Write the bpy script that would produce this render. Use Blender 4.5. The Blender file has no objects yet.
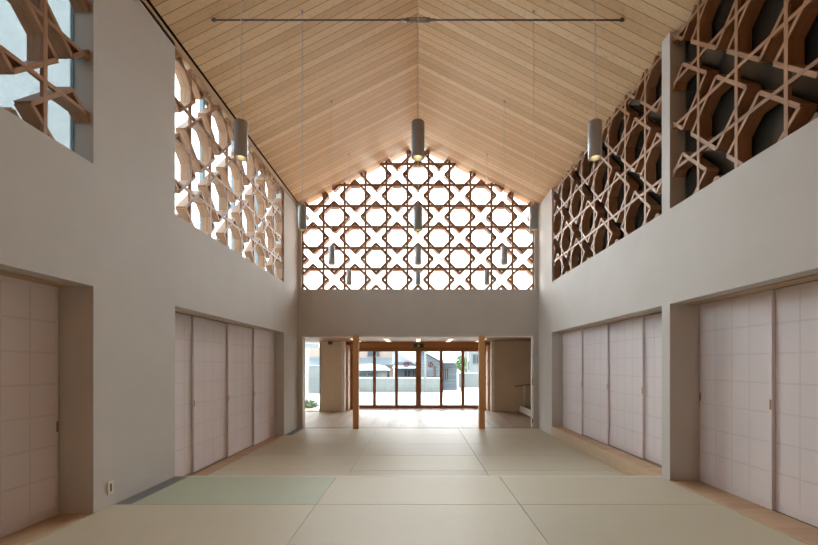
import bpy, math, random
from mathutils import Vector
random.seed(7)
scn = bpy.context.scene
COL = scn.collection
R = math.radians
EYE = 1.3            # camera height above the raised tatami platform
LOW = -0.19          # level of the lower tatami floor and entrance hall
XW = 2.84            # half width of the hall
RIDGE, SLOPE = 6.56, 0.508
EAVE = .24
def ceil_z(x): return RIDGE - SLOPE * abs(x)

# ------------------------------------------------------------------ materials
class NT:
    def __init__(self, name):
        self.m = bpy.data.materials.new(name); self.m.use_nodes = True
        self.t = self.m.node_tree; self.n = self.t.nodes; self.l = self.t.links
        self.b = self.n['Principled BSDF']; self.out = self.n['Material Output']
    def add(self, typ, **kw):
        nd = self.n.new(typ)
        for k, v in kw.items(): setattr(nd, k, v)
        return nd
    def link(self, a, b): self.l.new(a, b)
    def math(self, op, a, b=None):
        nd = self.add('ShaderNodeMath', operation=op)
        for i, v in enumerate((a, b)):
            if v is None: continue
            if isinstance(v, (int, float)): nd.inputs[i].default_value = v
            else: self.link(v, nd.inputs[i])
        return nd.outputs[0]
    def mix(self, fac, a, b, mode='MIX'):
        nd = self.add('ShaderNodeMix', data_type='RGBA', blend_type=mode)
        for s, v in ((nd.inputs[0], fac), (nd.inputs[6], a), (nd.inputs[7], b)):
            if isinstance(v, (int, float)): s.default_value = v
            elif isinstance(v, tuple): s.default_value = (*v[:3], 1)
            else: self.link(v, s)
        return nd.outputs[2]
    def coord(self, kind='Object'): return self.add('ShaderNodeTexCoord').outputs[kind]
    def mapping(self, vec, scale):
        nd = self.add('ShaderNodeMapping'); nd.inputs['Scale'].default_value = scale
        self.link(vec, nd.inputs['Vector']); return nd.outputs[0]
    def noise(self, vec, scale, detail=4, rough=.5, w=None):
        nd = self.add('ShaderNodeTexNoise')
        if w is not None: nd.noise_dimensions = '4D'; self.link(w, nd.inputs['W'])
        nd.inputs['Scale'].default_value = scale; nd.inputs['Detail'].default_value = detail
        nd.inputs['Roughness'].default_value = rough
        self.link(vec, nd.inputs['Vector']); return nd.outputs[0]
    def ramp(self, fac, stops):
        nd = self.add('ShaderNodeValToRGB'); e = nd.color_ramp.elements
        while len(e) < len(stops): e.new(.5)
        for el, (p, c) in zip(e, stops): el.position = p; el.color = (*c, 1)
        self.link(fac, nd.inputs[0]); return nd.outputs[0]
    def bump(self, h, strength=.2, dist=.002):
        nd = self.add('ShaderNodeBump'); nd.inputs['Strength'].default_value = strength
        nd.inputs['Distance'].default_value = dist
        self.link(h, nd.inputs['Height']); self.link(nd.outputs[0], self.b.inputs['Normal'])
    def color(self, c):
        if isinstance(c, tuple): self.b.inputs['Base Color'].default_value = (*c, 1)
        else: self.link(c, self.b.inputs['Base Color'])
    def set(self, rough=.6, metal=0, spec=.5):
        self.b.inputs['Roughness'].default_value = rough
        self.b.inputs['Metallic'].default_value = metal
        self.b.inputs['Specular IOR Level'].default_value = spec
        return self.m
def S(r, g, b):   # sRGB 0-255 to linear
    f = lambda v: (v/255/12.92) if v/255 <= .04045 else ((v/255+.055)/1.055)**2.4
    return (f(r), f(g), f(b))
def scale(c, k): return tuple(min(1, v*k) for v in c)
def plain(name, c, rough=.6, metal=0, spec=.4, var=.06, sc=6):
    t = NT(name); n = t.noise(t.coord(), sc, 3)
    t.color(t.ramp(n, [(.3, scale(c, 1-var)), (.7, scale(c, 1+var))])); return t.set(rough, metal, spec)
def plaster(name, c):
    t = NT(name); v = t.coord(); n = t.noise(v, 1.6, 5, .6); f = t.noise(v, 160, 2)
    t.color(t.ramp(n, [(.3, scale(c, .965)), (.7, scale(c, 1.03))])); t.bump(f, .12, .001)
    return t.set(.9, 0, .2)
def wood(name, c1, c2, st=(14, 14, 1.6), rough=.55, rnd=.25, attr=None):
    t = NT(name); v = t.coord()
    if attr:
        an = t.add('ShaderNodeAttribute'); an.attribute_name = attr; v = an.outputs['Vector']
    oi = t.add('ShaderNodeObjectInfo').outputs['Random']
    n = t.noise(t.mapping(v, st), 3, 6, .6, w=t.math('MULTIPLY', oi, 40))
    fine = t.noise(t.mapping(v, tuple(s*5 for s in st)), 3, 2, .5)
    c = t.ramp(n, [(.28, c1), (.72, c2)])
    c = t.mix(.22, c, t.ramp(fine, [(.3, scale(c1, .8)), (.7, scale(c2, 1.1))]))
    k = t.math('ADD', t.math('MULTIPLY', oi, rnd), 1-rnd/2)
    cmb = t.add('ShaderNodeCombineColor')
    for i in range(3): t.link(k, cmb.inputs[i])
    t.color(t.mix(1.0, c, cmb.outputs[0], 'MULTIPLY')); t.bump(fine, .1, .001)
    return t.set(rough, 0, .35)
def planks(name, cols, axis, width, length_axis, rough=.5, groove=.05, dark=.35, spec=.4, grain=1.0, joint=None):
    """boards side by side along `axis`, running along `length_axis`"""
    t = NT(name); v = t.coord(); sep = t.add('ShaderNodeSeparateXYZ'); t.link(v, sep.inputs[0])
    a = t.math('DIVIDE', sep.outputs[axis], width); idx = t.math('FLOOR', a); fr = t.math('FRACT', a)
    key = idx
    if joint:
        off = t.add('ShaderNodeTexWhiteNoise', noise_dimensions='1D'); t.link(idx, off.inputs['W'])
        b = t.math('ADD', t.math('DIVIDE', sep.outputs[length_axis], joint), off.outputs['Value'])
        key = t.math('ADD', idx, t.math('MULTIPLY', t.math('FLOOR', b), 37.0))
    wn = t.add('ShaderNodeTexWhiteNoise', noise_dimensions='1D'); t.link(key, wn.inputs['W'])
    tone = t.ramp(wn.outputs['Value'], [(i/(len(cols)-1), c) for i, c in enumerate(cols)])
    st = [16, 16, 16]; st[length_axis] = 1.1
    g = t.noise(t.mapping(v, tuple(st)), 2.2, 6, .65, w=t.math('MULTIPLY', wn.outputs['Value'], 90))
    gcol = t.ramp(g, [(.3, (.78, .72, .64)), (.5, (1, 1, 1)), (.75, (1.0, .95, .88))])
    c = t.mix(.55*grain, tone, gcol, 'MULTIPLY')
    edge = t.math('MULTIPLY', t.math('LESS_THAN', fr, groove), 1.0)
    c = t.mix(edge, c, scale(cols[0], dark))
    t.color(c); t.bump(t.math('SUBTRACT', 1.0, edge), .6, .004)
    return t.set(rough, 0, spec)
def glow(name, c, s):
    t = NT(name); t.color(c); t.b.inputs['Emission Color'].default_value = (*c, 1)
    t.b.inputs['Emission Strength'].default_value = s; return t.m
def pane_glass(name, tint=(.97, .99, .98)):
    t = NT(name); tr = t.add('ShaderNodeBsdfTransparent'); tr.inputs[0].default_value = (*tint, 1)
    gl = t.add('ShaderNodeBsdfGlossy'); gl.inputs['Roughness'].default_value = .02
    lw = t.add('ShaderNodeLayerWeight'); lw.inputs['Blend'].default_value = .25
    mx = t.add('ShaderNodeMixShader')
    t.link(t.math('MULTIPLY', lw.outputs['Fresnel'], .35), mx.inputs[0])
    t.link(tr.outputs[0], mx.inputs[1]); t.link(gl.outputs[0], mx.inputs[2]); t.link(mx.outputs[0], t.out.inputs[0])
    return t.m
def tatami(name, c, spread=.05):
    t = NT(name); v = t.coord()
    oi = t.add('ShaderNodeObjectInfo').outputs['Random']
    weave = t.noise(t.mapping(v, (260, 9, 9)), 1, 3, .6)
    blot = t.noise(v, 1.3, 3, .6)
    col = t.ramp(weave, [(.3, scale(c, .93)), (.7, scale(c, 1.06))])
    col = t.mix(.5, col, t.ramp(blot, [(.3, scale(c, .96)), (.7, scale(c, 1.04))]))
    k = t.math('ADD', t.math('MULTIPLY', oi, spread*2), 1-spread)
    cmb = t.add('ShaderNodeCombineColor')
    for i in range(3): t.link(k, cmb.inputs[i])
    t.color(t.mix(1.0, col, cmb.outputs[0], 'MULTIPLY')); t.bump(weave, .15, .001)
    return t.set(.5, 0, .36)

M = {}
M['wall'] = plaster('plaster_warm_grey', (.56, .53, .50))
M['wall2'] = plaster('plaster_hall', (.74, .67, .56))
M['ceiling'] = planks('ceiling_boards', [(.58, .385, .205), (.83, .625, .39), (.70, .50, .29), (.88, .70, .47), (.78, .575, .35), (.66, .445, .25)], 1, .122, 0, .5, .075, .62, .4, 1.35)
M['trim'] = wood('pale_trim_wood', (.42, .28, .16), (.56, .40, .25), (10, 1.2, 10))
M['gap'] = plain('dark_gap', (.012, .011, .01), .9)
M['cedar'] = wood('cedar_lattice', (.20, .095, .047), (.46, .25, .13), (1.3, 22, 22), .55, .3, 'grain')
M['tatami'] = tatami('tatami_straw', (.52, .475, .362), .06)
M['tatami_new'] = tatami('tatami_fresh', (.42, .455, .34), .02)
M['platform'] = wood('platform_wood', (.46, .33, .2), (.58, .43, .28), (1.5, 12, 12))
M['sill_red'] = planks('sill_boards', [(.42, .275, .17), (.52, .35, .225), (.46, .31, .195)], 1, .11, 0, .5, .03, .7)
M['sill_pale'] = wood('sill_pale_wood', (.50, .36, .23), (.62, .47, .31), (10, 1.5, 10))
M['floor'] = planks('hall_floor_boards', [(.22, .15, .095), (.38, .285, .2), (.30, .215, .145)], 0, .11, 1, .5, .03, .5, .3, 1, 1.9)
M['post'] = wood('post_wood', (.56, .275, .10), (.72, .40, .165), (14, 14, 1.2), .5, .06)
M['beam'] = wood('beam_wood', (.48, .215, .08), (.62, .31, .125), (1.2, 12, 12), .5, .05)
M['frame'] = wood('door_frame_wood', (.29, .125, .055), (.42, .20, .095), (12, 12, 1.5), .5, .1)
M['cabinet'] = wood('cabinet_wood', (.58, .37, .24), (.70, .47, .31), (12, 12, 1.5), .5, .05)
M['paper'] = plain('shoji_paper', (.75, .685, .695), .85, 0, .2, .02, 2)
M['grid_shadow'] = plain('shoji_shadow_grid', (.675, .61, .62), .85, 0, .2, .03, 4)
M['edge'] = plain('shoji_edge', (.73, .665, .67), .7, 0, .3, .03, 4)
M['track'] = plain('track_groove', (.09, .06, .045), .8)
M['pull'] = plain('door_pull_wood', (.32, .19, .10), .5)
M['vent'] = plain('floor_grille_grey', (.2, .21, .225), .5, .2)
M['vent_frame'] = plain('floor_grille_frame', (.38, .34, .29), .6)
M['pendant'] = plain('pendant_grey_metal', (.44, .45, .47), .42, .2, .5, .03, 3)
M['reflector'] = plain('pendant_reflector', (.75, .68, .5), .3, .8)
M['cord'] = plain('pendant_cord', (.85, .83, .8), .6)
M['steel'] = plain('dark_steel', (.16, .155, .15), .45, .4)
M['steel2'] = plain('bright_steel', (.42, .41, .38), .35, .8)
M['bulb'] = glow('pendant_lamp_glow', (1, .86, .62), 1.6)
M['strip'] = glow('strip_lamp_glow', (1, .80, .52), 1.0)
M['glass'] = pane_glass('window_glass')
M['glass_pale'] = pane_glass('side_window_glass', (.93, .98, 1.0))
M['glass_tint'] = pane_glass('tinted_window_glass', (.335, .365, .37))
M['glass_dark'] = plain('dark_window_glass', (.032, .032, .027), .22, 0, .5, .05, 1)
M['mullion'] = plain('mullion_grey_blue', (.23, .28, .31), .45, .3)
M['white'] = plain('white_trim', (.88, .87, .85), .5)
M['plate'] = plain('outlet_plastic', (.72, .66, .54), .4)
M['slot'] = plain('outlet_slots', (.16, .11, .06), .6)
M['exit'] = plain('exit_sign_green', (.008, .12, .11), .4)
M['red'] = plain('decal_red', (.62, .03, .08), .5)
M['decal'] = plain('decal_pale', (.85, .6, .62), .5)
M['rail'] = wood('handrail_wood', (.42, .25, .14), (.55, .35, .2), (2, 12, 12), .5, .05)
M['concrete'] = plain('street_concrete', (.48, .48, .47), .9, 0, .2, .05, .6)
M['block'] = plain('block_wall', (.22, .22, .215), .9, 0, .2, .05, 2)
M['roof'] = plain('roof_tiles', (.11, .125, .14), .6, 0, .4, .12, 5)
M['roof_pale'] = plain('roof_metal_pale', (.42, .43, .45), .5, 0, .4, .05, 2)
M['pink'] = plain('pink_render', (.32, .235, .20), .9, 0, .2, .04, 2)
M['char'] = planks('charred_boards', [(.12, .13, .15), (.15, .165, .19), (.135, .15, .17)], 2, .18, 0, .8, .08, .4)
M['grey_wall'] = plain('grey_render', (.13, .145, .17), .9, 0, .2, .06, 2)
M['ext_glass'] = plain('exterior_window_glass', (.04, .05, .06), .15, 0, .5)
M['ext_frame'] = plain('exterior_window_frame', (.14, .14, .14), .5)
M['rust'] = plain('rust_brown_post', (.10, .05, .03), .7)
M['leaf'] = plain('leaf_green', (.09, .15, .05), .6, 0, .3, .3, 4)
M['bark'] = plain('bark', (.16, .12, .08), .9)

# ------------------------------------------------------------------ mesh builder
class MB:
    def __init__(self): self.v = []; self.f = []; self.smooth = set(); self.g = []
    def box(self, x0, x1, y0, y1, z0, z1):
        x0, x1 = sorted((x0, x1)); y0, y1 = sorted((y0, y1)); z0, z1 = sorted((z0, z1))
        return self.hexa([(x0,y0,z0),(x1,y0,z0),(x1,y1,z0),(x0,y1,z0),(x0,y0,z1),(x1,y0,z1),(x1,y1,z1),(x0,y1,z1)])
    def hexa(self, p):
        b = len(self.v); self.v += [tuple(q) for q in p]
        c = sum((Vector(q) for q in p), Vector()) / 8
        for f in ((0,3,2,1),(4,5,6,7),(0,1,5,4),(1,2,6,5),(2,3,7,6),(3,0,4,7)):
            a = Vector(p[f[0]]); n = (Vector(p[f[1]])-a).cross(Vector(p[f[2]])-a)
            fc = sum((Vector(p[i]) for i in f), Vector())/4
            if n.dot(fc-c) < 0: f = f[::-1]
            self.f.append(tuple(b+i for i in f))
        return self
    def prism(self, poly, ax, d0, d1):
        """poly of 2D points; ax = the axis it is extruded along"""
        def P(q, d):
            q = list(q); q.insert(ax, d); return tuple(q)
        n = len(poly); b = len(self.v)
        self.v += [P(q, d0) for q in poly] + [P(q, d1) for q in poly]
        area = sum(poly[i][0]*poly[(i+1)%n][1]-poly[(i+1)%n][0]*poly[i][1] for i in range(n))
        flip = (area > 0) == (d1 > d0)
        if ax == 1: flip = not flip
        fs = [tuple(range(n)), tuple(range(2*n-1, n-1, -1))] + [(i, i+n, (i+1)%n+n, (i+1)%n) for i in range(n)]
        for f in fs:
            f = tuple(b+i for i in f)
            self.f.append(f[::-1] if flip else f)
        return self
    def tube(self, p0, p1, r0, r1=None, n=12):
        r1 = r0 if r1 is None else r1
        p0, p1 = Vector(p0), Vector(p1); d = (p1-p0).normalized()
        a = d.orthogonal().normalized(); c = d.cross(a)
        b = len(self.v)
        for p, r in ((p0, r0), (p1, r1)):
            for i in range(n):
                t = 2*math.pi*i/n; self.v.append(tuple(p + (a*math.cos(t)+c*math.sin(t))*r))
        for i in range(n):
            self.smooth.add(len(self.f)); self.f.append((b+i, b+(i+1)%n, b+n+(i+1)%n, b+n+i))
        self.f.append(tuple(b+i for i in range(n))[::-1]); self.f.append(tuple(b+n+i for i in range(n)))
        return self
    def lathe(self, c, prof, n=28):
        b = len(self.v); m = len(prof)
        for r, z in prof:
            for i in range(n):
                t = 2*math.pi*i/n; self.v.append((c[0]+r*math.cos(t), c[1]+r*math.sin(t), c[2]+z))
        for k in range(m-1):
            for i in range(n):
                j = (i+1) % n
                self.smooth.add(len(self.f)); self.f.append((b+k*n+i, b+k*n+j, b+(k+1)*n+j, b+(k+1)*n+i))
        return self
    def build(self, name, mat, parent=None, bevel=0):
        o_ = Vector((0,0,0)); q = parent
        while q is not None: o_ += q.location; q = q.parent
        me = bpy.data.meshes.new(name); me.from_pydata([tuple(Vector(v)-o_) for v in self.v], [], self.f); me.update()
        for i in self.smooth: me.polygons[i].use_smooth = True
        if self.g:
            at = me.attributes.new('grain', 'FLOAT_VECTOR', 'POINT')
            at.data.foreach_set('vector', [c for q in self.g for c in q])
        me.materials.append(mat)
        o = bpy.data.objects.new(name, me); COL.objects.link(o)
        if parent is not None: o.parent = parent
        if bevel:
            md = o.modifiers.new('bevel', 'BEVEL'); md.width = bevel; md.segments = 2; md.limit_method = 'ANGLE'
        return o
def tag(o, label=None, cat=None, group=None, kind=None):
    if label: o['label'] = label
    if cat: o['category'] = cat
    if group: o['group'] = group
    if kind: o['kind'] = kind
    return o
def empty(name, loc, label, cat, group=None):
    o = bpy.data.objects.new(name, None); COL.objects.link(o); o.location = loc; o.empty_display_size = .1
    return tag(o, label, cat, group)
def copy_tree(o, parent=None):
    c = o.copy(); COL.objects.link(c)
    if parent is not None: c.parent = parent
    for ch in [k for k in o.children]:
        copy_tree(ch, c)
    return c
def struct(o, label, cat): return tag(o, label, cat, None, 'structure')

# ------------------------------------------------------------------ shell of the hall
Y0, Y1 = -1.6, 9.45                # back wall behind the camera, gable wall
LINT, SILL = 1.99, 3.06            # head of the shoji recesses, sill of the clerestory
TH = .44
L1, L2 = (1.56, 3.5), (4.675, 8.48)      # left recess / window spans along the hall
R1, R2 = (1.66, 4.51), (4.66, 8.48)
C1L, C1R = (-.4, 3.5), (-.4, 4.51)
def side_wall(s, spans_rec, spans_win, recess_floor):
    b = MB(); xs = (s*XW, s*(XW+TH)); top = 5.06
    ys = sorted({Y0, Y1, *[v for a in spans_rec for v in a], *[v for a in spans_win for v in a]})
    for a, c in zip(ys, ys[1:]):
        m = (a+c)/2; z = [LOW-.25]
        for (p, q), zf in zip(spans_rec, recess_floor):
            if p < m < q: z = [None, LINT]
        if z[0] is None: z = [LINT]
        win = any(p < m < q for p, q in spans_win)
        b.box(*xs, a, c, z[0], SILL)
        if not win: b.box(xs[0], s*(XW+(.20 if s < 0 else TH)), a, c, SILL, top)
    return b
w = side_wall(-1, [L1, L2], [C1L, L2], [0, LOW]).build('wall_left', M['wall'])
struct(w, 'left plaster wall with shoji recesses below and lattice windows above', 'wall')
w = side_wall(1, [R1, R2], [C1R, R2], [0, 0]).build('wall_right', M['wall'])
struct(w, 'right plaster wall with shoji recesses below and lattice windows above', 'wall')
# outer backing behind the recesses
for s, nm in ((-1, 'left'), (1, 'right')):
    b = MB(); b.box(s*(XW+TH), s*(XW+TH+.1), Y0, Y1, LOW-.25, SILL)
    if s > 0: b.box(s*(XW+TH), s*(XW+TH+.1), Y0, Y1, SILL, 5.3)
    struct(b.build('wall_outer_'+nm, M['wall']), 'plain outer wall behind the %s shoji panels' % nm, 'wall')
# gable wall below and beside the lattice
OPX = 2.74
b = MB()
b.box(-XW-TH, -OPX, Y1, Y1+.26, LOW-.25, LINT); b.box(OPX, XW+TH, Y1, Y1+.26, LOW-.25, LINT)
b.box(-XW-TH, XW+TH, Y1, Y1+.26, LINT, 3.09)
for s in (-1, 1):
    b.prism([(s*2.755, 3.09), (s*(XW+TH), 3.09), (s*(XW+TH), ceil_z(XW+TH)), (s*2.755, ceil_z(2.755))], 1, Y1, Y1+.26)
struct(b.build('wall_front', M['wall']), 'plaster gable wall above the wide opening to the entrance hall', 'wall')
b = MB(); b.prism([(-XW-TH, LOW-.25), (XW+TH, LOW-.25), (XW+TH, ceil_z(XW+TH)), (0, RIDGE), (-XW-TH, ceil_z(XW+TH))], 1, Y0-.2, Y0)
struct(b.build('wall_back', M['beam']), 'timber clad wall behind the camera', 'wall')
# ceiling slopes
for s, nm in ((-1, 'left'), (1, 'right')):
    xe = XW-.022 if s < 0 else XW+.3
    b = MB(); b.prism([(0, RIDGE), (s*xe, ceil_z(xe)), (s*xe, ceil_z(xe)+.06), (0, RIDGE+.06)], 1, Y0, Y1+.26)
    struct(b.build('ceiling_'+nm, M['ceiling']), 'sloping %s half of the boarded timber ceiling' % nm, 'ceiling')
    b = MB(); b.prism([(0, RIDGE+.07), (s*(XW+EAVE), ceil_z(XW+EAVE)+.07), (s*(XW+EAVE), ceil_z(XW+EAVE)+.25), (0, RIDGE+.25)], 1, Y0-.2, Y1+.4)
    struct(b.build('roof_'+nm, M['gap']), 'roof slab over the %s ceiling slope' % nm, 'roof')
b = MB(); b.box(-XW+.0, -XW-.14, Y0, Y1, 5.02, 5.11)
struct(b.build('trim_1', M['trim']), 'pale timber trim along the top of the left wall', 'trim')

# floors
b = MB(); b.box(-XW, XW, Y0, 4.68, LOW-.2, -.035)
struct(b.build('floor_platform', M['platform']), 'raised timber platform under the nearest tatami mats', 'floor')
b = MB(); b.box(-XW, XW, 4.68, Y1, LOW-.2, LOW-.035)
struct(b.build('floor_lower', M['platform']), 'lower subfloor under the far tatami mats', 'floor')
b = MB(); b.box(-XW+.0, XW, 4.668, 4.685, LOW-.035, .001)
struct(b.build('trim_2', M['white']), 'pale timber nosing at the platform edge', 'trim')
def sill(name, s, sp, z, lbl, m='sill_red'):
    b = MB(); b.box(s*XW, s*(XW+TH), *sp, z-.2, z-.001)
    o = struct(b.build(name, M[m]), lbl, 'sill')
    g = MB()
    for k in range(4):
        x = XW+((.31 if z > -.1 else .215) if s < 0 else .235 if z < -.1 or sp == R2 else .34)+.033*k
        g.box(s*(x), s*(x+.012), sp[0], sp[1], z-.002, z+.0015)
    g.build('track_groove', M['track'], o)
    h = MB()
    h.box(s*(XW+.17), s*(XW+TH-.01), *sp, LINT-.012, LINT-.001)
    h.build('head_track', M['sill_pale'], o)
    h = MB()
    for k in range(4):
        x = XW+((.31 if z > -.1 else .215) if s < 0 else .235 if z < -.1 or sp == R2 else .34)+.033*k
        h.box(s*(x), s*(x+.012), sp[0], sp[1], LINT-.014, LINT-.012)
    h.build('head_groove', M['track'], o)
sill('trim_3', -1, L1, 0, 'wooden shoji sill of the near left recess', 'sill_pale')
sill('trim_4', -1, L2, LOW, 'wooden shoji sill of the far left recess')
sill('trim_5', 1, R1, 0, 'wooden shoji sill of the near right recess')
sill('trim_6', 1, R2, 0, 'raised wooden shoji sill of the far right recess')
b = MB(); b.box(XW-.012, XW+.018, R2[0], R2[1], LOW-.03, .0)
struct(b.build('trim_7', M['sill_pale']), 'pale timber riser below the far right shoji panels', 'trim')
for s, n in ((-1, 8), (1, 9)):
    b = MB(); b.box(s*(XW-.012), s*(XW+.015), (L1 if s < 0 else R1)[0], (L1 if s < 0 else R1)[1], -.03, .003)
    struct(b.build('trim_%d' % n, M['sill_pale']), 'pale timber edge strip beside the near %s tatami' % ('left' if s < 0 else 'right'), 'trim')

# ------------------------------------------------------------------ tatami mats
GM = 'borderless tatami mats'
def mat(x0, x1, y0, y1, z, m, label, group=GM):
    root = empty('tatami_mat', ((x0+x1)/2, (y0+y1)/2, z-.035), label, 'tatami mat', group)
    e = .0022
    MB().box(x0+e, x1-e, y0+e, y1-e, z-.035, z-.006).build('core', M['platform'], root)
    MB().box(x0+e, x1-e, y0+e, y1-e, z-.006, z).build('woven_cover', m, root, bevel=.003)
    return root
cols = [(-XW+.0, -.95, 'left'), (-.95, .95, 'middle'), (.95, XW-.012, 'right')]
mat(-2.68, -.95, 3.73, 4.678, 0, M['tatami_new'], 'pale green fresh tatami mat beside the grey wall grille on the platform')
mat(-.95, .95, 3.73, 4.678, 0, M['tatami'], 'beige tatami mat right of the green mat at the platform edge')
mat(.95, XW-.012, 3.73, 4.678, 0, M['tatami'], 'beige tatami mat at the platform edge, beside the right wall pillar')
for a, c, nm in cols:
    mat(a, c, 2.78, 3.73, 0, M['tatami'],
        {'left': 'beige tatami mat nearest the camera on the left, in front of the green mat',
         'middle': 'beige tatami mat nearest the camera, centre of the front row',
         'right': 'beige tatami mat nearest the camera on the right, beside the near shoji panels'}[nm])
b = MB(); b.box(-XW+.013, XW-.013, Y0, 2.78, -.035, -.002)
struct(b.build('floor_near', M['tatami']), 'tatami covered floor around the camera', 'floor')
rows = ['at the foot of the platform edge', 'second row beyond the platform edge', 'middle row of the lower floor',
        'second row from the entrance hall threshold', 'row touching the entrance hall threshold']
protos = {}
for r in range(5):
    for a, c, nm in cols:
        if r == 0 and False: continue
        y0 = 4.69 + .951*r
        lab = 'beige tatami mat on the lower floor, %s, %s column' % (rows[r], nm)
        if r == 4 and nm == 'left': 
            mat(-2.68, c, y0, y0+.951, LOW, M['tatami'], lab); continue
        if nm not in protos: protos[nm] = o = mat(a, c, y0, y0+.951, LOW, M['tatami'], lab); protos[nm+'y'] = y0
        else:
            o = copy_tree(protos[nm]); o.location.y += y0-protos[nm+'y']; o['label'] = lab

# ------------------------------------------------------------------ floor grilles
def grille(x0, x1, y0, y1, z, label):
    root = empty('floor_grille', ((x0+x1)/2, (y0+y1)/2, z-.03), label, 'floor vent', 'grey floor grilles along the left wall')
    MB().box(x0, x1, y0, y1, z-.033, z-.018).build('backing', M['vent'], root)
    f = MB(); f.box(x0, x0+.008, y0, y1, z-.02, z+.001); f.box(x1-.008, x1, y0, y1, z-.02, z+.001)
    f.box(x0, x1, y0, y0+.008, z-.02, z+.001); f.box(x0, x1, y1-.008, y1, z-.02, z+.001); f.build('frame', M['vent_frame'], root)
    s = MB(); n = 11
    for i in range(n):
        x = x0+.010+(x1-x0-.02)*(i+.5)/n; s.box(x-.0045, x+.0045, y0+.008, y1-.008, z-.018, z-.001)
    s.build('bars', M['vent'], root)
grille(-XW, -2.683, 3.73, 4.668, 0, 'long grey floor grille between the green mat and left wall')
grille(-XW, -2.683, 8.50, Y1-.01, LOW, 'grey floor grille on the lower floor near the entrance hall, left wall')

# ------------------------------------------------------------------ shoji panels
GS = 'sliding shoji panels'
def shoji(s, x, y0, y1, z0, z1, label, nc=4, pull_near=True):
    """s = wall side, x = distance of the face from the centre line; near edge y0"""
    th = .03
    root = empty('shoji_panel', (s*(x+th/2), (y0+y1)/2, z0), label, 'shoji panel', GS)
    f0, f1 = s*x, s*(x+th)
    st = .028
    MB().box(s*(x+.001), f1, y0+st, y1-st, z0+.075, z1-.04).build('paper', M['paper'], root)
    MB().box(f0, f1, y0, y0+st, z0, z1).build('stile', M['edge'], root, .002)
    MB().box(f0, f1, y1-st, y1, z0, z1).build('stile', M['edge'], root, .002)
    MB().box(f0, f1, y0+st, y1-st, z0, z0+.075).build('bottom_rail', M['edge'], root, .002)
    MB().box(f0, f1, y0+st, y1-st, z1-.04, z1).build('top_rail', M['edge'], root, .002)
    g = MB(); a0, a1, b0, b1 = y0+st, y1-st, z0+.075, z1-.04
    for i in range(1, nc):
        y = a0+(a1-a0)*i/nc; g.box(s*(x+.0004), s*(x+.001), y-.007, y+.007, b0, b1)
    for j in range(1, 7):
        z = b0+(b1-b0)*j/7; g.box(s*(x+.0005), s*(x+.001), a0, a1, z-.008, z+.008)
    g.build('lattice', M['grid_shadow'], root)  # thin darker strips paint the shade of the backlit grid behind the paper
    yp = y0+.014 if pull_near else y1-.014
    for q in ((yp,) if pull_near is not None else (y0+.014, y1-.014)):
        MB().box(s*(x-.002), s*(x+.004), q-.009, q+.009, *((.90, .99) if s > 0 else (.72, .81))).build('pull', M['pull'], root)
    return root
order = ['farthest', 'second farthest', 'third', 'nearest']
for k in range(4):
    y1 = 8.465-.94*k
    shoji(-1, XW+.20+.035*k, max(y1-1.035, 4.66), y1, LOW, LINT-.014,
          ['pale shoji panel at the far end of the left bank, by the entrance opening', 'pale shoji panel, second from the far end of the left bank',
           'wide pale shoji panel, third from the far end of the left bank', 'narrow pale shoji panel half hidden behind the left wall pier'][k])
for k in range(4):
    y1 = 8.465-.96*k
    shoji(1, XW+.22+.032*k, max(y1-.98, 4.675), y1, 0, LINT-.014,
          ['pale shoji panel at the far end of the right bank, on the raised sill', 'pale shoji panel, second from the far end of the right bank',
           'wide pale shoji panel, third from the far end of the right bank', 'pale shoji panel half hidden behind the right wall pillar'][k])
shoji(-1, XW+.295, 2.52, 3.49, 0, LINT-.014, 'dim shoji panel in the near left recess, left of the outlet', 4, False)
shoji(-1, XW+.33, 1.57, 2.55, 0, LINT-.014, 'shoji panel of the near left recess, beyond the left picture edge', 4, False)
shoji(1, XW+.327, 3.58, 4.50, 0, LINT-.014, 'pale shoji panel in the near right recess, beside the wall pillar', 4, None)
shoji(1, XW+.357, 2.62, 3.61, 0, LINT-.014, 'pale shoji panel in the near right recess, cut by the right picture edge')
shoji(1, XW+.389-.03+.03, 1.67, 2.65, 0, LINT-.014, 'shoji panel of the near right recess, beyond the right picture edge')

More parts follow.
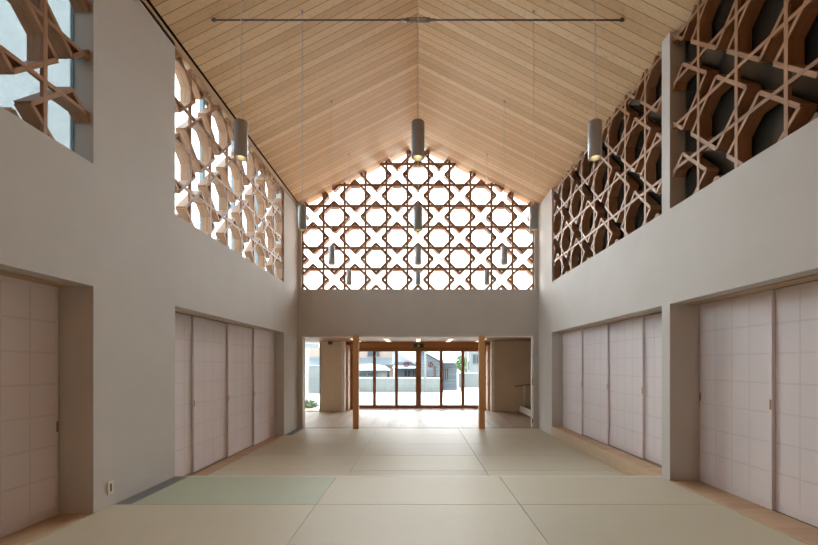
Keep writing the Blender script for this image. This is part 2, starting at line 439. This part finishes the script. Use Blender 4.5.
# ------------------------------------------------------------------ wooden lattices (octagons and crosses)
def clip(p, q, poly):
    t0, t1 = 0.0, 1.0; dx, dy = q[0]-p[0], q[1]-p[1]; n = len(poly)
    for i in range(n):
        a, b = poly[i], poly[(i+1) % n]
        nx, ny = -(b[1]-a[1]), b[0]-a[0]             # inward normal of a CCW polygon
        d0 = nx*(p[0]-a[0])+ny*(p[1]-a[1]); dd = nx*dx+ny*dy
        if abs(dd) < 1e-9:
            if d0 < 0: return None
            continue
        t = -d0/dd
        if dd > 0: t0 = max(t0, t)
        else: t1 = min(t1, t)
        if t0 >= t1-1e-4: return None
    return ((p[0]+dx*t0, p[1]+dy*t0), (p[0]+dx*t1, p[1]+dy*t1))
def lattice(P, u0, v0, pu, pv, nu, nv, poly, parity, root, depth=.13, t=.03, a=.28):
    """P(u, v, d) -> world; cells of pu x pv from (u0, v0)"""
    def board(mb, p, q, d0, d1, lmin=.02):
        c = clip(p, q, poly)
        if not c: return
        (x0, y0), (x1, y1) = c; L = math.hypot(x1-x0, y1-y0)
        if L < lmin: return
        nx, ny = -(y1-y0)/L*t/2, (x1-x0)/L*t/2
        qs = [(x0-nx, y0-ny), (x1-nx, y1-ny), (x1+nx, y1+ny), (x0+nx, y0+ny)]
        mb.hexa([P(*k, d0) for k in qs]+[P(*k, d1) for k in qs])
        o1, o2 = random.uniform(0, 9), random.uniform(0, 9)
        mb.g += [(u+o1, w+o2, d) for d in (d0, d1) for u, w in ((0, 0), (L, 0), (L, t), (0, t))]
    U = lambda i: u0+pu*i
    V = lambda j: v0+pv*j
    for i in range(nu+1):
        mb = MB(); board(mb, (U(i), V(-1)), (U(i), V(nv+1)), .0, .03)
        if mb.f: mb.build('vertical_batten', M['cedar'], root)
    for j in range(nv+1):
        mb = MB(); board(mb, (U(-1), V(j)), (U(nu+1), V(j)), .001, .03)
        if mb.f: mb.build('horizontal_batten', M['cedar'], root)
    for i in range(-1, nu+1):
        for j in range(-1, nv+1):
            if (i+j+parity) % 2: continue
            mb = MB(); lm = .075 if i in (-1, nu) else .02
            pt = lambda x, y: (U(i)+pu*x, V(j)+pv*y)
            e = .5-a
            for p, q in (((-e, .5), (.5, -e)), ((1+e, .5), (.5, -e)), ((-e, .5), (.5, 1+e)), ((1+e, .5), (.5, 1+e))):
                board(mb, pt(*p), pt(*q), .002, depth, lm)
            for p, q in (((a, 0), (1-a, 0)), ((a, 1), (1-a, 1)), ((0, a), (0, 1-a)), ((1, a), (1, 1-a))):
                board(mb, pt(*p), pt(*q), .030, depth, lm)
            if mb.f: mb.build('octagon_frame', M['cedar'], root)
GL = 'star pattern timber lattices'
r = empty('lattice_screen', (0, 9.53, 3.09), 'brown timber lattice of octagons and crosses filling the far gable', 'lattice screen', GL)
pg = lambda x: ceil_z(x)-.012
lattice(lambda u, v, d: (u, 9.52+d, v), -2.75, 3.09, .5, .5, 11, 8,
        [(-2.75, 3.095), (2.75, 3.095), (2.75, pg(2.75)), (0, pg(0)), (-2.75, pg(2.75))], 0, r, .15, .051)
def side_lattice(s, span, top, far_line, n, label):
    r = empty('lattice_screen', (s*(XW+.03), sum(span)/2, SILL), label, 'lattice screen', GL)
    p = .488
    poly = [(-span[1]+.003, SILL+.002), (-span[0]-.003, SILL+.002), (-span[0]-.003, top), (-span[1]+.003, top)]
    lattice(lambda u, v, d: (s*(XW+.025+d), -u, v), -far_line, 3.0, p, .485, n, 5, poly, 0, r, .13, .034)
side_lattice(-1, C1L, 5.018, 3.566, 9, 'timber lattice in the near left window, cut by the picture edge')
side_lattice(-1, L2, 5.018, 8.466, 8, 'sunlit pale timber lattice in the far left window')
side_lattice(1, C1R, 5.03, 4.58, 11, 'dark timber lattice in the near right window, cut by the picture edge')
side_lattice(1, R2, 5.03, 8.466, 8, 'dark timber lattice in the far right window, with pale front edges')

# glazing behind the lattices
def window(name, label, panes, frames, mp, mf):
    root = empty(name, panes[0][:1] and ((panes[0][0]+panes[0][1])/2, (panes[0][2]+panes[0][3])/2, panes[0][4]), label, 'window')
    root['kind'] = 'structure'
    for q in panes: MB().box(*q).build('pane', mp, root)
    for q in frames: MB().box(*q).build('window_frame', mf, root)
    return root
gz = lambda x: ceil_z(x)+.05
root = empty('window_1', (0, 9.69, 3.09), 'clear glazing behind the gable lattice', 'window'); root['kind'] = 'structure'
for x0, x1 in ((-2.75, 0), (0, 2.75)):
    MB().prism([(x0, 3.085), (x1, 3.085), (x1, gz(x1)), (x0, gz(x0))], 1, 9.690, 9.694).build('pane', M['glass'], root)
for n, sp in ((2, C1L), (3, L2)):
    x = -(XW+.175); k = max(1, round((sp[1]-sp[0])/1.0))
    step = (sp[1]-sp[0])/k
    window('window_%d' % n, ['near left clerestory window with pale glass', 'far left clerestory window with grey blue mullions'][n-2],
           [(x-.004, x, sp[0], sp[1], SILL, 5.13)],
           [(x-.05, x+.008, sp[0]+step*i-.022, sp[0]+step*i+.022, SILL, 5.13) for i in range(0 if n == 3 else 1, k)] +
           [(x-.02, x+.005, sp[1]-.008, sp[1], SILL, 5.13), (x-.05, x+.004, sp[0], sp[1], SILL-.02, SILL+.012)], M['glass_tint'] if n == 2 else M['glass_pale'], M['mullion'])
for n, sp in ((4, C1R), (5, R2)):
    x = XW+.175
    window('window_%d' % n, ['near right clerestory window with dark glass', 'far right clerestory window with dark glass'][n-4],
           [(x, x+.006, sp[0], sp[1], SILL, 5.13)], [(x-.006, x+.04, sp[1]-.02, sp[1], SILL, 5.13), (x-.004, x+.04, sp[0], sp[1], SILL-.02, SILL+.02)], M['glass_dark'], M['steel'])

# ------------------------------------------------------------------ pendants, tie rod
GP = 'cylindrical grey pendant lamps'
PH0, PH1, PR = EYE+1.72, EYE+2.022, .054
def pendant(x, y, label):
    root = empty('pendant_lamp', (x, y, PH0), label, 'pendant lamp', GP)
    c = (x, y, PH0)
    MB().lathe(c, [(.046, .05), (.047, .003), (.0495, 0), (PR, .003), (PR, PH1-PH0-.004), (PR-.004, PH1-PH0), (.012, PH1-PH0), (.0, PH1-PH0)]).build('lamp_shade', M['pendant'], root)
    MB().lathe(c, [(.0455, .004), (.043, .05), (.03, .075), (.0, .08)]).build('reflector', M['reflector'], root)
    MB().lathe(c, [(.0, .03), (.020, .033), (.028, .045), (.02, .07), (0, .075)], 16).build('bulb', M['bulb'], root)
    zt = ceil_z(x)
    MB().tube((x, y, PH1-.002), (x, y, zt-.01), .0034, n=8).build('cord', M['cord'], root)
    MB().tube((x, y, zt-.025 if x == 0 else zt-.03), (x, y, zt+.02), .012, n=14).build('ceiling_cap', M['pendant'], root)
    return root
rows_p = [(3.33, 'nearest row'), (5.10, 'second row'), (6.83, 'third row'), (8.55, 'farthest row, just before the gable lattice')]
protos = {}
for y, rn in rows_p:
    for x, cn in ((-1.473, 'left'), (0, 'middle'), (1.473, 'right')):
        lab = 'grey cylinder pendant lamp on a thin cord, %s, %s' % (cn, rn)
        key = abs(x)
        if x not in protos: o = protos[x] = pendant(x, y, lab)
        else: o = copy_tree(protos[x]); o.location.y = y; o['label'] = lab
r = empty('tie_rod', (0, 4.68, 5.335), 'thin dark steel tie rod with central turnbuckle spanning the ceiling', 'tie rod')
for s in (-1, 1):
    MB().tube((s*.13, 4.68, 5.335), (s*2.40, 4.68, 5.335), .009).build('rod', M['steel'], r)
    MB().tube((s*.10, 4.68, 5.335), (s*.20, 4.68, 5.335), .016).build('lock_nut', M['steel2'], r)
    MB().box(s*2.37, s*2.41, 4.665, 4.695, 5.325, 5.36).build('end_plate', M['steel'], r)
f = MB()
for z in (5.318, 5.352): f.box(-.13, .13, 4.668, 4.692, z-.006, z+.006)
f.box(-.14, -.11, 4.668, 4.692, 5.312, 5.358); f.box(.11, .14, 4.668, 4.692, 5.312, 5.358)
f.build('turnbuckle', M['steel2'], r)

# outlet
r = empty('wall_outlet', (-XW+.004, 3.69, .166), 'cream wall outlet low on the left wall near the green mat', 'outlet')
MB().box(-XW, -XW+.008, 3.655, 3.725, .11, .23).build('cover_plate', M['plate'], r, .002)
MB().box(-XW+.008, -XW+.010, 3.68, 3.70, .135, .205).build('socket', M['slot'], r)

# ------------------------------------------------------------------ opening, posts, entrance hall
YD = 13.5
b = MB(); b.box(-OPX, OPX, Y1-.005, Y1+.12, LOW-.2, LOW+.004)
struct(b.build('trim_10', M['frame']), 'brown wooden threshold between the tatami and the entrance hall', 'threshold')
b = MB(); b.box(-OPX+.02, OPX-.02, Y1+.02, Y1+.10, LINT-.035, LINT); b.box(-OPX, -OPX+.022, Y1+.02, Y1+.10, LOW, LINT)
struct(b.build('trim_11', M['white']), 'white head track over the wide opening', 'trim')
r = empty('sliding_door', (OPX-.02, Y1+.06, LOW+.004), 'edge of a white sliding door parked at the right of the opening', 'door')
MB().box(OPX-.045, OPX-.001, Y1+.03, Y1+.09, LOW+.005, LINT-.036).build('leaf', M['white'], r, .003)
MB().box(OPX-.035, OPX-.012, Y1+.026, Y1+.03, .82, .98).build('pull', M['steel2'], r)
MB().box(OPX-.035, OPX-.012, Y1+.026, Y1+.03, LOW+.12, LOW+.22).build('lower_bolt', M['steel'], r)
for x, nm in ((-1.45, 'left'), (1.49, 'right')):
    o = MB().box(x-.066, x+.066, 9.30, 9.44, LOW, LINT+.0).build('wooden_post', M['post'], None, .004)
    tag(o, 'square orange-brown timber post on the %s of the wide opening' % nm, 'post', 'posts of the wide opening')
b = MB(); b.box(-4.7, 4.7, Y1+.12, YD+.25, LOW-.2, LOW)
struct(b.build('floor_hall', M['floor']), 'pale wooden board floor of the entrance hall', 'floor')
b = MB(); b.box(-4.7, 4.7, Y1+.26, YD+.1, 2.07, 2.2); b.box(-4.9, 4.9, Y1+.26, YD+2.6, 2.2, 2.5)  # upper slab runs on as an unseen eave, lengthened to block sun
struct(b.build('ceiling_hall', M['frame']), 'low brown timber ceiling of the entrance hall', 'ceiling')
b = MB(); b.box(-3.12, -2.40, 12.8, 12.95, LOW, 2.07)
struct(b.build('wall_hall_left', M['wall2']), 'beige plaster wall between the tall window and the entrance doors', 'wall')
b = MB(); b.box(2.44, 4.7, 12.8, 12.95, LOW, 2.07)
struct(b.build('wall_hall_right', M['wall2']), 'beige plaster wall behind the handrail', 'wall')
b = MB(); b.box(-4.8, -4.7, Y1, 12.95, LOW-.2, 2.2); b.box(4.7, 4.8, Y1, YD, LOW-.2, 2.2)
b.box(-4.8, -XW-TH, Y1, Y1+.12, LOW-.2, 2.2); b.box(XW+TH, 4.8, Y1, Y1+.12, LOW-.2, 2.2)
struct(b.build('wall_hall_sides', M['wall2']), 'side walls of the entrance hall', 'wall')
for s, nm in ((-1, 'left'), (1, 'right')):
    b = MB(); b.box(s*2.74, s*2.86, 12.95, YD+.1, LOW, 2.07)
    struct(b.build('wall_porch_'+nm, M['wall2']), 'wall behind the %s wooden cabinet' % nm, 'wall')
    b = MB(); b.box(s*2.34, s*2.44, 12.77, 12.97, LOW, 2.07)
    struct(b.build('trim_%d' % (13 if s < 0 else 14), M['white']), 'white corner trim beside the %s wooden cabinet' % nm, 'trim')
    r = empty('shoe_cabinet', (s*2.5, 13.17, LOW), 'tall reddish wooden cabinet on the %s of the glass entrance doors' % nm, 'cabinet', 'cabinets beside the entrance doors')
    MB().box(s*2.29, s*2.72, 12.98, 13.38, LOW, 1.95).build('body', M['cabinet'], r)
    for z0, z1 in ((LOW+.03, .86), (.90, 1.92)):
        d = MB().box(s*2.265, s*2.29, 12.99, 13.37, z0, z1).build('door', M['cabinet'], r, .003)
        MB().box(s*2.255, s*2.265, 13.03, 13.045, (z0+z1)/2-.05 if z0 > .5 else z1-.22, (z0+z1)/2+.05 if z0 > .5 else z1-.12).build('handle', M['steel'], d)
# entrance door front
b = MB(); b.box(-2.74, 2.74, YD-.07, YD+.07, 1.89, 2.07)
struct(b.build('lintel_beam', M['beam']), 'wide orange-brown timber beam over the glass entrance doors', 'beam')
b = MB(); b.box(-2.3, 2.3, YD-.06, YD+.08, 1.77, 1.89); b.box(-2.34, -2.21, YD-.06, YD+.08, LOW, 1.77); b.box(2.24, 2.36, YD-.06, YD+.08, LOW, 1.77)
b.box(-2.74, -2.34, YD-.02, YD+.06, LOW, 1.89); b.box(2.36, 2.74, YD-.02, YD+.06, LOW, 1.89)
struct(b.build('trim_12', M['frame']), 'dark brown door frame head and jambs of the entrance', 'trim')
edges = [-2.21, -1.468, -.726, .016, .784, 1.514, 2.24]
dn = ['far left glass entrance door leaf', 'second glass entrance door leaf from the left', 'left middle glass entrance door leaf with a red round decal',
      'right middle glass entrance door leaf with a red round decal', 'second glass entrance door leaf from the right', 'far right glass entrance door leaf']
for i in range(6):
    x0, x1 = edges[i], edges[i+1]; yo = .0 if i in (2, 3) else .0
    r = empty('door_%d' % (i+1), ((x0+x1)/2, YD, LOW), dn[i], 'glass door', 'glass entrance doors'); r['kind'] = 'structure'
    sl = .042 if not (i == 2) else .042
    lw = .095 if i == 3 else .042; rw = .095 if i == 2 else .042
    lw, rw = (.09, .052) if i == 3 else ((.052, .09) if i == 2 else (.052, .052))
    MB().box(x0, x0+lw, YD-.025, YD+.025, LOW+.01, 1.77).build('stile', M['frame'], r)
    MB().box(x1-rw, x1, YD-.025, YD+.025, LOW+.01, 1.77).build('stile', M['frame'], r)
    MB().box(x0+lw, x1-rw, YD-.025, YD+.025, LOW+.01, -.05).build('bottom_rail', M['frame'], r)
    MB().box(x0+lw, x1-rw, YD-.025, YD+.025, 1.755, 1.77).build('top_rail', M['frame'], r)
    MB().box(x0+lw, x1-rw, YD-.003, YD+.003, -.05, 1.755).build('pane', M['glass'], r)
    if i in (2, 3):
        xc = (406.3-418)/400*YD if i == 2 else (430.5-418)/400*YD
        d = MB(); n = 24; ro, ri = .088, .058
        for k in range(n):
            t0, t1 = 2*math.pi*k/n, 2*math.pi*(k+1)/n
            q = [(xc+rr*math.cos(t), 1.31+rr*math.sin(t)) for rr, t in ((ri, t0), (ro, t0), (ro, t1), (ri, t1))]
            d.hexa([(x, YD-.005, z) for x, z in q]+[(x, YD-.003, z) for x, z in q])
        d.box(xc-.02, xc+.02, YD-.005, YD-.003, 1.265, 1.355)
        dec = d.build('warning_decal', M['red'], r); dec['label'] = 'round red ring decal with a small red mark'
        MB().box(x0+lw-.06 if i == 3 else x1-rw+.02, x0+lw-.02 if i == 3 else x1-.02+.0, YD-.032, YD-.025, .72, .95).build('handle', M['steel'], r)
# exit sign
r = empty('exit_sign', (0.02, YD-.12, 1.95), 'twin dark green exit sign boxes on the beam over the entrance doors', 'sign')
for x in (-.085, .125):
    o = MB().box(x-.068, x+.068, YD-.13, YD-.09, 1.885, 2.005).build('sign_box', M['exit'], r, .003)
MB().box(-.12, .16, YD-.09, YD-.071, 1.93, 1.96).build('bracket', M['white'], r)
# strip lamps on the hall ceiling
for i, x in enumerate((-1.91, -.945, 0.0, .955, 1.91)):
    r = empty('ceiling_light', (x+.01, 12.2, 2.05), ['leftmost', 'second from left', 'middle', 'second from right', 'rightmost'][i] + ' short pale strip lamp on the entrance hall ceiling', 'ceiling light', 'strip lamps on the hall ceiling')
    MB().box(x-.06, x+.08, 11.5, 13.0, 2.055, 2.07).build('housing', M['white'], r)
    MB().box(x-.05, x+.07, 11.52, 12.98, 2.048, 2.055).build('diffuser', M['strip'], r)
# switch, smoke sensor
r = empty('wall_switch', (-2.78, 12.79, .25), 'small white switch plate low on the left entrance hall wall', 'switch')
MB().box(-2.82, -2.74, 12.79, 12.80, .18, .32).build('cover_plate', M['plate'], r, .002)
MB().box(-2.795, -2.765, 12.785, 12.79, .22, .28).build('rocker', M['white'], r)
r = empty('wall_speaker', (-2.8, 12.77, 2.0), 'small dark box high on the left entrance hall wall', 'wall fixture')
MB().box(-2.87, -2.73, 12.74, 12.80, 1.96, 2.05).build('housing', M['steel'], r, .004)
MB().lathe((-2.80, 12.76, 1.955), [(0, -.02), (.03, -.015), (.035, .006)], 14).build('sensor', M['steel2'], r)
# raised floor on the right with handrail
b = MB(); b.box(3.27, 4.7, 10.2, 12.8, LOW, -.01)
struct(b.build('floor_step', M['floor']), 'raised wooden step on the right of the entrance hall', 'floor')
b = MB(); b.box(3.25, 3.285, 10.2, 12.8, LOW, .0)
struct(b.build('trim_15', M['white']), 'pale edge board of the raised step', 'trim')
r = empty('handrail', (3.45, 12.55, 0), 'pale wooden handrail on a white post above the step', 'handrail')
MB().tube((3.05, 12.55, .63), (4.3, 12.55, .80), .022).build('rail', M['rail'], r)
MB().tube((3.34, 12.55, -.01), (3.34, 12.55, .66), .03).build('support_post', M['white'], r)
MB().tube((4.2, 12.55, -.01), (4.2, 12.55, .77), .03).build('support_post', M['white'], r)
# tall window on the left of the hall
r = empty('window_6', (-3.9, 12.85, LOW), 'tall clear window on the left of the entrance hall', 'window'); r['kind'] = 'structure'
MB().box(-4.7, -3.12, 12.86, 12.866, LOW, 2.07).build('pane', M['glass'], r)
for x in (-3.14, -4.68): MB().box(x-.02, x+.02, 12.83, 12.89, LOW, 2.07).build('window_frame', M['mullion'], r)
MB().box(-4.7, -3.12, 12.83, 12.89, LOW, LOW+.03).build('window_frame', M['white'], r)

# ------------------------------------------------------------------ outside
GZ = -.30
b = MB(); b.box(-70, 70, 13.75, 90, GZ-.2, GZ); b.box(-70, -XW-TH-.1, -40, 13.75, GZ-.2, GZ-.01); b.box(XW+TH+.1, 70, -40, 13.75, GZ-.2, GZ-.01)
struct(b.build('ground', M['concrete']), 'bright concrete street outside the entrance', 'street')
def px(x, y, Y): return ((x-418)/400*Y, EYE+(365-y)/400*Y)
# low block wall
def blockwall(x0, x1, y, z1, label):
    r = empty('block_wall', ((x0+x1)/2, y, GZ), label, 'wall', None)
    MB().box(x0, x1, y, y+.15, GZ, z1-.06).build('blocks', M['block'], r)
    MB().box(x0-.02, x1+.02, y-.03, y+.18, z1-.06, z1).build('coping', M['concrete'], r)
    j = MB(); x = x0+.4
    while x < x1-.1: j.box(x-.006, x+.006, y-.004, y, GZ, z1-.06); x += .4
    for k in (1, 2, 3, 4): j.box(x0, x1, y-.004, y, GZ+.2*k-.005, GZ+.2*k+.005)
    j.build('joints', M['ext_frame'], r)
blockwall(-8, 1.38, 24, .55, 'low pale block wall across the street')
b = MB(); b.box(-8, 1.6, 23.55, 23.95, GZ-.01, GZ+.02)
struct(b.build('trim_16', M['leaf']), 'weedy strip along the foot of the block wall', 'verge')
def ext_window(root, x0, x1, z0, z1, y):
    f = MB(); t = .05
    f.box(x0, x1, y-.05, y, z0, z0+t); f.box(x0, x1, y-.05, y, z1-t, z1)
    for x in (x0, (x0+x1)/2-t/2, x1-t): f.box(x, x+t, y-.05, y, z0, z1)
    w = f.build('window', M['ext_frame'], root)
    MB().box(x0+t, x1-t, y-.02, y-.01, z0+t, z1-t).build('pane', M['ext_glass'], w)
# pink house on the left
r = empty('house', (-4.5, 34, GZ), 'pale pink two storey house across the street on the left', 'house')
MB().box(-9, -2.0, 32.5, 38, GZ, 5.2).build('wall', M['pink'], r)
MB().prism([(-9.5, 5.2), (-1.6, 5.2), (-5.3, 6.7)], 1, 32.2, 38.4).build('roof', M['roof'], r)
q = MB(); q.hexa([(-9, 31.3, 1.25), (-1.8, 31.3, 1.25), (-1.8, 32.5, 1.8), (-9, 32.5, 1.8), (-9, 31.3, 1.33), (-1.8, 31.3, 1.33), (-1.8, 32.5, 1.88), (-9, 32.5, 1.88)])
q.build('lower_roof', M['roof'], r)
ext_window(r, -4.1, -3.1, 2.0, 2.65, 32.5); ext_window(r, -6.8, -5.5, 2.0, 2.65, 32.5)
# shed with pale roof in front of it
r = empty('shed', (-3.2, 26.5, GZ), 'low shed with a pale curved roof behind the block wall', 'shed')
MB().box(-6.2, -2.0, 25.6, 28, GZ, .95).build('wall', M['block'], r)
MB().prism([(-6.5, .95), (-1.85, .95), (-2.3, 1.25), (-3.2, 1.38), (-4.6, 1.3)], 1, 25.3, 28.1).build('roof', M['roof_pale'], r)
ext_window(r, -3.9, -2.6, .55, .86, 25.6)
# grey house in the middle
r = empty('house', (-.6, 28, GZ), 'grey house with small windows behind the block wall, left of the centre door post', 'house')
MB().box(-1.55, -.02, 26.5, 31, GZ, 1.5).build('wall', M['grey_wall'], r)
q = MB(); q.hexa([(-1.65, 25.9, 1.06), (-.15, 25.9, 1.06), (-.15, 26.5, 1.2), (-1.65, 26.5, 1.2), (-1.65, 25.9, 1.12), (-.15, 25.9, 1.12), (-.15, 26.5, 1.27), (-1.65, 26.5, 1.27)])
q.build('lower_roof', M['roof_pale'], r)
MB().prism([(-1.8, 2.32), (-.14, 1.3), (-.14, 1.42), (-1.8, 2.46)], 1, 26.3, 31).build('roof', M['roof_pale'], r)
MB().prism([(-1.7, 2.25), (-.2, 1.35), (-1.7, 1.35)], 1, 26.6, 30.9).build('gable', M['roof_pale'], r)
ext_window(r, -.95, -.45, .5, .98, 26.5); ext_window(r, -.4, -.06, .5, .98, 26.5)
# charcoal boarded gabled house
r = empty('house', (1.3, 25.5, GZ), 'charcoal boarded gabled house right of the centre door post', 'house')
MB().prism([(.1, GZ), (1.55, GZ), (1.55, 1.4), (.1, 2.2)], 1, 24.8, 31).build('wall', M['char'], r)
MB().prism([(-.06, 2.33), (1.57, 1.43), (1.57, 1.57), (-.06, 2.5)], 1, 24.3, 31.3).build('roof', M['roof_pale'], r)
MB().box(.18, .55, 24.72, 24.8, .35, .95).build('window', M['ext_frame'], r)
MB().box(1.0, 1.1, 24.7, 24.8, .3, 1.25).build('downpipe', M['rust'], r)
r = empty('house', (2.1, 27, GZ), 'charcoal boarded wing with a low pale eave, beside the green tree', 'house')
MB().box(1.63, 2.5, 25.6, 31, GZ, 1.45).build('wall', M['char'], r)
q = MB(); q.hexa([(1.62, 25.2, 1.42), (2.6, 25.2, 1.42), (2.6, 29, 2.2), (1.62, 29, 2.2), (1.62, 25.2, 1.52), (2.6, 25.2, 1.52), (2.6, 29, 2.3), (1.62, 29, 2.3)])
q.build('roof', M['roof_pale'], r)
ext_window(r, 1.66, 1.98, .35, 1.1, 25.6)
blockwall(2.9, 7, 28.5, .75, 'grey block wall up the street at the right')
# far house on the right
r = empty('house', (4.2, 34, GZ), 'pale blue grey house far up the street on the right', 'house')
MB().box(4.2, 8, 33, 39, GZ, 3.2).build('wall', M['block'], r)
MB().prism([(3.7, 3.2), (8.5, 3.2), (6.1, 4.6)], 1, 32.6, 39.4).build('roof', M['roof'], r)
ext_window(r, 4.5, 5.1, 1.4, 2.2, 33)
MB().box(4.1, 4.2, 32.95, 35, .9, 1.6).build('shutter', M['grey_wall'], r)
def foliage(c, rad, n, size, seed, squash=1.0):
    rnd = random.Random(seed); mb = MB()
    for _ in range(n):
        while True:
            d = Vector((rnd.uniform(-1, 1), rnd.uniform(-1, 1), rnd.uniform(-1, 1)))
            if .2 < d.length < 1: break
        p = Vector(c)+Vector((d.x*rad, d.y*rad, d.z*rad*squash))
        a = Vector((rnd.gauss(0, 1), rnd.gauss(0, 1), rnd.gauss(0, 1))).normalized(); e = a.orthogonal().normalized()
        s = size*rnd.uniform(.6, 1.3); i = len(mb.v)
        mb.v += [tuple(p-a*s), tuple(p+e*s*.5), tuple(p+a*s), tuple(p-e*s*.5)]; mb.f.append((i, i+1, i+2, i+3))
    return mb
r = empty('tree', (2.68, 24.7, GZ), 'small green tree beside the charcoal house wing', 'tree')
foliage((2.68, 24.7, 1.4), .36, 420, .09, 3, 1.35).build('foliage', M['leaf'], r)
MB().tube((2.68, 24.7, GZ), (2.68, 24.7, 1.3), .05, .03, 8).build('trunk', M['bark'], r)
def pole(x, y, h, rad, label):
    r = empty('utility_pole', (x, y, GZ), label, 'pole')
    MB().tube((x, y, GZ), (x, y, h), rad, rad*.8, 10).build('shaft', M['block'], r)
    MB().box(x-.5, x+.5, y-.04, y+.04, h-.6, h-.5).build('crossarm', M['ext_frame'], r)
pole(.42, 23.4, 5.2, .07, 'pale utility pole in front of the charcoal house')
pole(3.55, 29.5, 6, .09, 'utility pole up the street at the right')
# outside the tall left window: a carport frame and a planter hedge
r = empty('carport', (-5.2, 17, GZ), 'grey steel carport frame outside the tall left window', 'carport')
for x, y in ((-4.72, 17), (-6.9, 17), (-4.9, 21), (-6.9, 21)):
    MB().box(x-.06, x+.06, y-.06, y+.06, GZ, 2.3).build('column', M['steel2'], r)
MB().box(-7.1, -4.2, 16.9, 17.1, 2.02, 2.2).build('beam', M['mullion'], r)
MB().box(-7.1, -4.4, 16.8, 21.2, 2.3, 2.38).build('roof', M['roof_pale'], r)
MB().box(-7.1, -4.2, 20.9, 21.1, 1.6, 1.72).build('beam', M['mullion'], r)
blockwall(-9, -4.6, 22.5, 1.3, 'white block wall behind the carport')
r = empty('hedge', (-3.98, 14.3, GZ), 'low clipped green hedge at the foot of the tall left window', 'hedge')
foliage((-3.98, 14.3, -.12), .42, 500, .045, 5, .4).build('foliage', M['leaf'], r)
MB().tube((-3.98, 14.3, GZ), (-3.98, 14.3, -.1), .03, .02, 8).build('stem', M['bark'], r)

# ------------------------------------------------------------------ sky
wd = bpy.data.worlds.new('overcast_sky'); scn.world = wd; wd.use_nodes = True
t = wd.node_tree; bg = t.nodes['Background']
tc = t.nodes.new('ShaderNodeTexCoord'); sp = t.nodes.new('ShaderNodeSeparateXYZ'); t.links.new(tc.outputs['Generated'], sp.inputs[0])
mr = t.nodes.new('ShaderNodeMapRange'); mr.inputs['From Min'].default_value = .25; mr.inputs['From Max'].default_value = .85
t.links.new(sp.outputs['Y'], mr.inputs['Value'])
rp = t.nodes.new('ShaderNodeValToRGB'); e = rp.color_ramp.elements
SKY_BACK, SKY_LOW, SKY_HIGH = 2.5, 5.8, 1.8
e[0].position = 0; e[0].color = (.80, .93, 1.0, 1); e[1].position = 1; e[1].color = (1, 1, 1, 1)
t.links.new(mr.outputs[0], rp.inputs[0]); t.links.new(rp.outputs[0], bg.inputs['Color'])
m2 = t.nodes.new('ShaderNodeFloatCurve')
cv = m2.mapping.curves[0]; cv.points[0].location = (0, SKY_BACK/20); cv.points[1].location = (1, SKY_HIGH/20)
cv.points.new(.5, SKY_LOW/20); m2.mapping.update()
mr2 = t.nodes.new('ShaderNodeMapRange'); mr2.inputs['From Min'].default_value = -1; mr2.inputs['From Max'].default_value = 1
t.links.new(sp.outputs['Y'], mr2.inputs['Value']); t.links.new(mr2.outputs[0], m2.inputs['Value'])
m3 = t.nodes.new('ShaderNodeMath'); m3.operation = 'MULTIPLY'; m3.inputs[1].default_value = 20
t.links.new(m2.outputs[0], m3.inputs[0]); t.links.new(m3.outputs[0], bg.inputs['Strength'])

sun = bpy.data.lights.new('hazy_sun', 'SUN'); sun.energy = 17.5; sun.angle = R(75); sun.color = (.97, .98, 1)
so = bpy.data.objects.new('hazy_sun', sun); COL.objects.link(so); so.location = (0, 30, 20)
so.rotation_euler = Vector((.12, -1, -.36)).to_track_quat('-Z', 'Y').to_euler()

# ------------------------------------------------------------------ camera and render look
cam = bpy.data.cameras.new('camera'); co = bpy.data.objects.new('camera', cam); COL.objects.link(co)
co.location = (0, 0, EYE); co.rotation_euler = (R(90), 0, 0)
cam.sensor_width = 36; cam.lens = 400/818*36; cam.shift_x = -9/818; cam.shift_y = 92.5/818
cam.clip_start = .05; cam.clip_end = 300
scn.camera = co
scn.view_settings.view_transform = 'Standard'; scn.view_settings.look = 'None'
scn.view_settings.exposure = 0.5; scn.view_settings.gamma = 1; scn.view_settings.use_curve_mapping = False
scn.cycles.max_bounces = 14; scn.cycles.diffuse_bounces = 8; scn.cycles.transparent_max_bounces = 16
scn.cycles.sample_clamp_indirect = 6; scn.cycles.use_denoising = True
scn.cycles.caustics_reflective = False; scn.cycles.caustics_refractive = False
